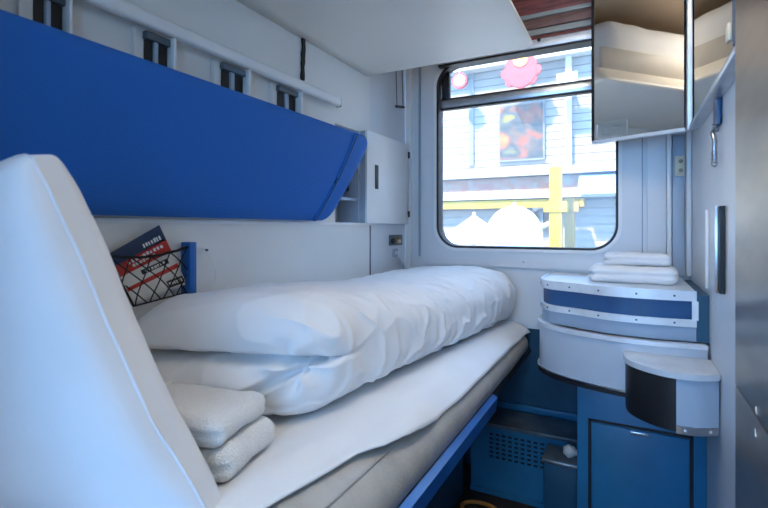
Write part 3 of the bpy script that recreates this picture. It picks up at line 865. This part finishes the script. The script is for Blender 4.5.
# small paper dispenser box in front
P2 = plan([(-.012, 1.655), (-.004, 1.56), (.04, 1.50), (.10, 1.468), (.16, 1.472), (.209, 1.500)], 6)
pb = thing('dispenser_box', 'small rounded grey box with black front hung before the wash basin', 'dispenser', (.1, 1.54, CZ - .54))
P2c = P2 + [(.209, 1.655)]
O = off(P2c, .006 * SG)
lid = prism('lid', [(max(min(p_[0], .2115), -.02), p_[1]) for p_ in O[:-1]] + [(.2115, 1.655)], 'z', CZ - .402, CZ - .386, 'rim_metal', pb, bev=.003)
# black and grey front sections
kb = 19
prism('black_front', P2[:kb + 1] + [(P2[kb][0], 1.655)], 'z', CZ - .545, CZ - .403, 'black', pb)
prism('grey_front', P2[kb:] + [(.209, 1.655), (P2[kb][0] + .0005, 1.655)], 'z', CZ - .527, CZ - .403, 'panel_grey', pb)
bs = prism('base_strip', [(p_[0], p_[1] - .002) for p_ in P2[kb:]] + [(.209, 1.655), (P2[kb][0] + .0005, 1.655)], 'z', CZ - .548, CZ - .5275, 'steel', pb)
for k in (21, 27):
    disc_cyl('rivet', (P2[k][0], P2[k][1] - .003, CZ - .537), (.1, 1, 0), .0035, .004, 'trim_white', bs, 10)
# lower blue cabinet
lc = thing('vanity_cabinet', 'blue laminate cupboard with framed door under the wash basin', 'cabinet', (.03, 1.95, 0))
CY = 1.745; cxl = on_y(577, 450, CY).x
box('body', cxl, XR - .001, CY, YW, .001, CZ - .534, 'blue_lam', lc, bev=.003)
dx0, dx1 = on_y(592, 450, CY).x, on_y(689, 450, CY).x
dzt = on_y(640, 430, CY).z
for a0, a1, b0_, b1_ in ((dx0 - .012, dx0 - .002, .04, dzt + .010), (dx1 + .002, dx1 + .012, .04, dzt + .010), (dx0 - .012, dx1 + .012, dzt + .002, dzt + .010)):
    box('door_gap', a0, a1, CY - .003, CY - .0003, b0_, b1_, 'black', lc)
dd = box('door', dx0, dx1, CY - .010, CY - .0004, .04, dzt, 'blue_lam', lc, bev=.002)
hx_ = on_y(639, 433, CY).x
box('latch', hx_ - .027, hx_ + .027, CY - .016, CY - .010, dzt - .014, dzt - .004, 'steel', dd, bev=.002)
# towels on the basin top
folded_towel('hand_towel', .008, 1.935, CZ - .1955, .285, .185, .060, -.03, 'lower larger white folded towel of the pair on the wash basin top', 'towels on the wash basin', m='linen', seed=4)
folded_towel('hand_towel', .020, 1.955, CZ - .134, .215, .155, .042, .02, 'upper smaller white folded towel of the pair on the wash basin', 'towels on the wash basin', m='linen', seed=15)

# ------------------------------------------------------------------ heater, bin, orange strap
HYF = 2.0
ht = thing('heater_cover', 'low blue heater cover with perforated front under the window', 'heater', (-.35, 2.1, 0))
hx0, hx1 = -.62, cxl - .002
ZH = CZ - .84
box('top_shelf', hx0, hx1, HYF - .012, YW - .02, ZH - .018, ZH, 'ledge', ht, bev=.004)
box('back_strip', hx0, hx1, YW - .019, YW + .003, ZH + .0, ZH + .030, 'blue_lam', ht, bev=.003)
def perforated():
    bm = bmesh.new(); X0, X1, Z0_, Z1_ = hx0, hx1, .012, ZH - .019
    xs = [X0]; hx = []; nc = 12
    gx0, gx1 = X0 + .08, X1 - .06
    for i in range(nc):
        a = gx0 + (gx1 - gx0) * i / nc; xs += [a + .003, a + .003 + (gx1 - gx0) / nc * .62]
    xs.append(X1); zs_ = [Z0_]; nr = 6; gz1 = Z1_ - .018; gz0 = gz1 - .115
    for i in range(nr):
        a = gz0 + (gz1 - gz0) * i / nr; zs_ += [a + .003, a + .003 + (gz1 - gz0) / nr * .45]
    zs_.append(Z1_)
    G = {(i, k): bm.verts.new((xs[i], HYF, zs_[k])) for i in range(len(xs)) for k in range(len(zs_))}
    for i in range(len(xs) - 1):
        for k in range(len(zs_) - 1):
            if i % 2 == 1 and k % 2 == 1: continue
            bm.faces.new((G[i, k], G[i + 1, k], G[i + 1, k + 1], G[i, k + 1]))
    o = link_bm('perforated_front', bm, 'blue_lam', ht)
    s_ = o.modifiers.new('t', 'SOLIDIFY'); s_.thickness = .003
perforated()
box('inner_box', hx0 + .01, hx1 - .01, HYF + .02, YW - .03, .01, ZH - .02, 'black', ht)
box('foot_strip', hx0, hx1, HYF - .012, HYF - .004, .002, .022, 'blue_lam', ht)
bn = thing('waste_bin', 'small dark waste bin with metal lid beside the blue cupboard', 'bin', (-.23, 1.85, 0))
bx0, bx1 = on_y(543, 470, 1.84).x, cxl - .006
ZB = CZ - .868
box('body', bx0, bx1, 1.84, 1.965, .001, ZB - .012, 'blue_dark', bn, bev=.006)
box('lid', bx0 - .004, bx1, 1.835, 1.968, ZB - .012, ZB, 'ledge', bn, bev=.003)
box('lid_edge', bx0 - .004, bx1, 1.830, 1.835, ZB - .012, ZB - .003, 'steel', bn, bev=.001)
def crumple():
    bm = bmesh.new(); bmesh.ops.create_icosphere(bm, subdivisions=3, radius=1)
    for v in bm.verts:
        n_ = v.co.normalized(); r_ = 1 + .3 * nz(n_.x * 2.5, n_.y * 2.5, n_.z * 2.5)
        v.co = (n_.x * .024 * r_ + bx1 - .032, n_.y * .025 * r_ + 1.89, max(0, n_.z * .022 * r_ + .021) + ZB + .001)
    tag(link_bm('crumpled_tissue', bm, 'tissue', None, smooth=True), 'crumpled pale tissue lying on the waste bin lid', 'tissue')
crumple()
oc = on_z(480, 512, 0)
tag(tube('cable_loop', [(oc.x + .075 * math.cos(a_), oc.y + .05 * math.sin(a_), .009) for a_ in [i * math.pi / 12 for i in range(24)]], .008, 'orange', None, 8, True),
    'orange cable loop lying on the dark floor under the bunk', 'cable')

# ------------------------------------------------------------------ outside: platform, building front, beams, signs, parasols
mat('siding', (.23, .18, .14), .7, noise_amt=.05)
mat('facade_grey', (.15, .14, .13), .7, noise_amt=.12, noise_scale=3)
mat('white_paint', (.42, .38, .32), .6, noise_amt=.03)
mat('yellow_paint', (.34, .20, .006), .5, noise_amt=.06)
mat('ochre_paint', (.26, .14, .02), .5, noise_amt=.08)
mat('canvas_white', (.70, .68, .64), .8, noise_amt=.02)
mat('platform', (.30, .29, .27), .85, noise_amt=.15, noise_scale=4)
mat('sign_red', (.45, .03, .025), .5, noise_amt=.1)
mat('sign_orange', (.85, .35, .04), .5, noise_amt=.1)
mat('sign_green', (.08, .25, .10), .5, noise_amt=.1)
mat('car_blue', (.12, .30, .70), .4, noise_amt=.1)
def poster_mat(name, cols, scale, rough=.5):
    m = bpy.data.materials.new(name); m.use_nodes = True; nt = m.node_tree; b = nt.nodes['Principled BSDF']
    tc = nt.nodes.new('ShaderNodeTexCoord'); n = nt.nodes.new('ShaderNodeTexNoise'); n.inputs['Scale'].default_value = scale
    n.inputs['Detail'].default_value = 2; nt.links.new(tc.outputs['Object'], n.inputs['Vector'])
    r = nt.nodes.new('ShaderNodeValToRGB'); r.color_ramp.interpolation = 'LINEAR'
    e = r.color_ramp.elements
    while len(e) < len(cols): e.new(.5)
    for i, c in enumerate(cols): e[i].position = .3 + .42 * i / (len(cols) - 1); e[i].color = (*c, 1)
    nt.links.new(n.outputs[0], r.inputs[0]); nt.links.new(r.outputs[0], b.inputs['Base Color']); b.inputs['Roughness'].default_value = rough
    MATS[name] = m
poster_mat('poster_print', [(.15, .12, .01), (.07, .06, .03), (.015, .018, .02), (.07, .045, .025), (.18, .035, .01), (.19, .09, .01)], 4.5)
poster_mat('shop_band', [(.20, .16, .12), (.17, .14, .11), (.22, .07, .025), (.20, .16, .12), (.20, .06, .03), (.2, .16, .13)], 6)
YF = 7.0
def fx(px, y=YF): return on_y(px, 150, y).x
def fz(px, py, y=YF): return on_y(px, py, y).z
st(box('platform', -14, 10, YW + .9, YF + 3, -1.25, -.90, 'platform'))
bd = thing('station_building', 'pale boarded building front across the platform outside the window', 'building', (-1.5, YF, -.9))
box('wall', -9, 6, YF + .03, YF + .25, -.9, 4.45, 'facade_grey', bd)
zb0 = fz(530, 172)
z = zb0; bmp = None
while z < 4.3:
    if bmp is None:
        bmp = box('plank', -8.0, 5.0, YF + .006, YF + .03, 0, .104, 'siding', bd); bmp.location.z = z; first = bmp
    else:
        c = first.copy(); COL.objects.link(c); c.location = (0, 0, z); c.parent = bd; c.matrix_parent_inverse = first.matrix_parent_inverse.copy()
    z += .112
zl = .2
while zl < fz(530, 205):
    c = first.copy(); COL.objects.link(c); c.location = (0, 0.01, zl); c.parent = bd; c.matrix_parent_inverse = first.matrix_parent_inverse.copy(); zl += .112
for nm, y0_, y1_, m, d in (('upper_beam', 176, 169, 'white_paint', .16), ('middle_beam', 199, 191, 'white_paint', .22), ('yellow_beam', 208, 200, 'yellow_paint', .18)):
    xa_, xb_ = (-8, 5) if nm != 'yellow_beam' else (-7, fx(585))
    box(nm, xa_, xb_, YF - d, YF - .004, fz(530, y0_), fz(530, y1_) - .003, m, bd)
box('shop_band', -7, 4, YF - .03, YF - .004, fz(530, 191), fz(530, 177), 'shop_band', bd)
box('high_beam', -8, 5, YF - .2, YF - .004, fz(520, 66), fz(520, 58), 'white_paint', bd)
box('drain_pipe', fx(566), fx(572), YF - .08, YF - .004, fz(570, 166), 4.4, 'white_paint', bd)
box('corner_board', fx(469), fx(474), YF - .02, YF + .002, fz(470, 166), 4.4, 'facade_grey', bd)
po = thing('wall_poster', 'colourful printed poster hung on the pale boarded building', 'poster', (fx(522), YF, fz(522, 160)))
box('frame', fx(499), fx(545), YF - .035, YF - .004, fz(522, 161), fz(522, 103), 'facade_grey', po)
box('print', fx(500.5), fx(543.5), YF - .040, YF - .0351, fz(522, 159), fz(522, 105), 'poster_print', po)
for pxs, ybt, m, lb in ((556, 167, 'yellow_paint', 'bright yellow steel post standing before the building front'), (570, 198, 'ochre_paint', 'ochre yellow post set just behind the bright yellow post')):
    yy = YF - .6 if m == 'yellow_paint' else YF - .32
    t = thing('steel_post', lb, 'post', (fx(pxs, yy), yy, -.9))
    x = fx(pxs, yy); hw = .075 if m == 'yellow_paint' else .06
    box('shaft', x - hw, x + hw, yy - .06, yy + .06, -.899, fz(pxs, ybt, yy), m, t)
    box('capital', x - hw * 1.9, x + hw * 1.9, yy - .08, yy + .08, fz(pxs, 212, yy), fz(pxs, 202, yy), m, t)
    box('base', x - hw * 1.8, x + hw * 1.8, yy - .1, yy + .1, -.899, -.86, m, t)
# parasols on the platform
def parasol(px, ytop, ybase, hw_px, Y, domed, label):
    c = on_y(px, ytop, Y); x, zt = c.x, c.z; zb = fz(px, ybase, Y); R = (on_y(px + hw_px, 230, Y).x - on_y(px - hw_px, 230, Y).x) / 2
    t = thing('parasol', label, 'parasol', (x, Y, -.9))
    bm = bmesh.new(); rings = []; n = 24; m_ = 10
    for i in range(m_ + 1):
        k = i / m_
        if domed: r_ = R * math.sin(k * math.pi / 2 * 1.25) ; z_ = zt - (zt - zb) * (1 - math.cos(k * math.pi / 2 * 1.25)) 
        else: r_ = R * k ** .95; z_ = zt - (zt - zb) * k
        r_ = max(r_, .004)
        rings.append([bm.verts.new((x + r_ * math.cos(2 * math.pi * j / n), Y + r_ * math.sin(2 * math.pi * j / n), z_)) for j in range(n)])
    for a, b in zip(rings, rings[1:]):
        for j in range(n): bm.faces.new((a[j], a[(j + 1) % n], b[(j + 1) % n], b[j]))
    bm.faces.new(rings[0])
    o = link_bm('canopy', bm, 'canvas_white', t, smooth=True)
    s_ = o.modifiers.new('t', 'SOLIDIFY'); s_.thickness = .01
    tube('pole', [(x, Y, -.898), (x, Y, zt - .02)], .025, 'white_paint', t, 10)
    tube('base', [(x, Y, -.898), (x, Y, -.82)], .28, 'facade_grey', t, 20)
    bm = bmesh.new(); bmesh.ops.create_icosphere(bm, subdivisions=2, radius=.025, matrix=Matrix.Translation((x, Y, zt + .015)))
    link_bm('finial', bm, 'white_paint', t, smooth=True)
parasol(514, 206, 236, 28, 5.4, True, 'white domed parasol on the platform outside the window')
parasol(474, 215, 242, 36, 5.9, False, 'white pointed parasol beside the domed parasol outside the window')
# signs seen through the upper sash
def round_sign(name, px, py, r_px, m, label, Y=YF - .35, inner=None, stalk=None):
    c = on_y(px, py, Y); R = r_px * c.y / F
    t = thing(name, label, 'sign', (c.x, Y, c.z - R))
    tube('disc', [(c.x, Y - .03, c.z), (c.x, Y + .03, c.z)], R, m, t, 28)
    if inner: tube('inner_disc', [(c.x, Y - .036, c.z), (c.x, Y - .0301, c.z)], R * inner[1], inner[0], t, 24)
    if stalk: box('hanger', c.x - .02, c.x + .02, Y - .02, YF + .03, c.z + R * .9, c.z + R * .9 + .04, 'facade_grey', t)
    return t, c, R
t, c, R = round_sign('flower_sign', 521, 72, 15, 'sign_red', 'red rosette sign with orange top seen through the upper sash', stalk=True)
for k in range(8):
    a_ = k * math.pi / 4
    tube('petal', [(c.x + R * .95 * math.cos(a_), YF - .372, c.z + R * .75 * math.sin(a_)), (c.x + R * .95 * math.cos(a_), YF - .33, c.z + R * .75 * math.sin(a_))], R * .35, 'sign_red', t, 14)
tube('orange_top', [(c.x, YF - .395, c.z + R * .75), (c.x, YF - .381, c.z + R * .75)], R * .45, 'sign_orange', t, 16)
round_sign('ring_sign', 460, 81, 8, 'sign_red', 'small round red ringed sign seen through the upper sash', inner=('white_paint', .72), stalk=True)
c = on_y(567, 84, YF - .3)
t = thing('square_sign', 'small pink and white square sign on the building by the drain pipe', 'sign', (c.x, YF - .3, c.z - .15))
box('board', c.x - .13, c.x + .13, YF - .32, YF - .28, c.z - .17, c.z + .15, 'white_paint', t)
box('mark', c.x - .09, c.x + .09, YF - .326, YF - .3201, c.z - .14, c.z - .02, 'sign_red', t)
box('arm', c.x - .02, c.x + .02, YF - .28, YF + .03, c.z + .1, c.z + .14, 'facade_grey', t)
c = on_y(540, 216, YF - .2); R = 10 * c.y / F
t = thing('wheel_ring', 'grey metal ring mounted on the building beside the domed parasol', 'ring', (c.x, YF - .1, c.z))
tube('ring', [(c.x + R * math.cos(a_), YF - .05, c.z + R * math.sin(a_)) for a_ in [i * math.pi / 14 for i in range(28)]], .04, 'white_paint', t, 8, True)
box('mount', c.x - .02, c.x + .02, YF - .05, YF + .02, c.z - R, c.z + R, 'facade_grey', t)
c = on_y(597, 184, YF - .3)
t = thing('awning', 'small blue rounded shop awning on the building at the right', 'awning', (c.x, YF - .3, c.z - .1))
prism('cloth', [(YF - .40, c.z - .09), (YF - .38, c.z + .02), (YF - .30, c.z + .10), (YF - .18, c.z + .13), (YF - .031, c.z + .13), (YF - .031, c.z - .09)], 'x', c.x - .22, c.x + .6, 'car_blue', t)
box('valance', c.x - .22, c.x + .6, YF - .405, YF - .4001, c.z - .13, c.z - .06, 'white_paint', t)


# ------------------------------------------------------------------ unseen fill lamp added over the aisle to brighten the room
lp = thing('fill_lamp', 'unseen fill lamp with milky cover added over the aisle to brighten the room', 'lamp', (-.05, .75, ZC - .05))
m = bpy.data.materials.new('fill_lamp_cover'); m.use_nodes = True
b = m.node_tree.nodes['Principled BSDF']; b.inputs['Emission Color'].default_value = (1, .90, .76, 1); b.inputs['Emission Strength'].default_value = 5.0
b.inputs['Base Color'].default_value = (.9, .88, .84, 1); MATS['fill_lamp_cover'] = m
box('housing', -.24, .12, .42, 1.16, ZC - .022, ZC - .001, 'trim_white', lp)
box('cover', -.22, .10, .44, 1.14, ZC - .055, ZC - .0225, 'fill_lamp_cover', lp, bev=.01)
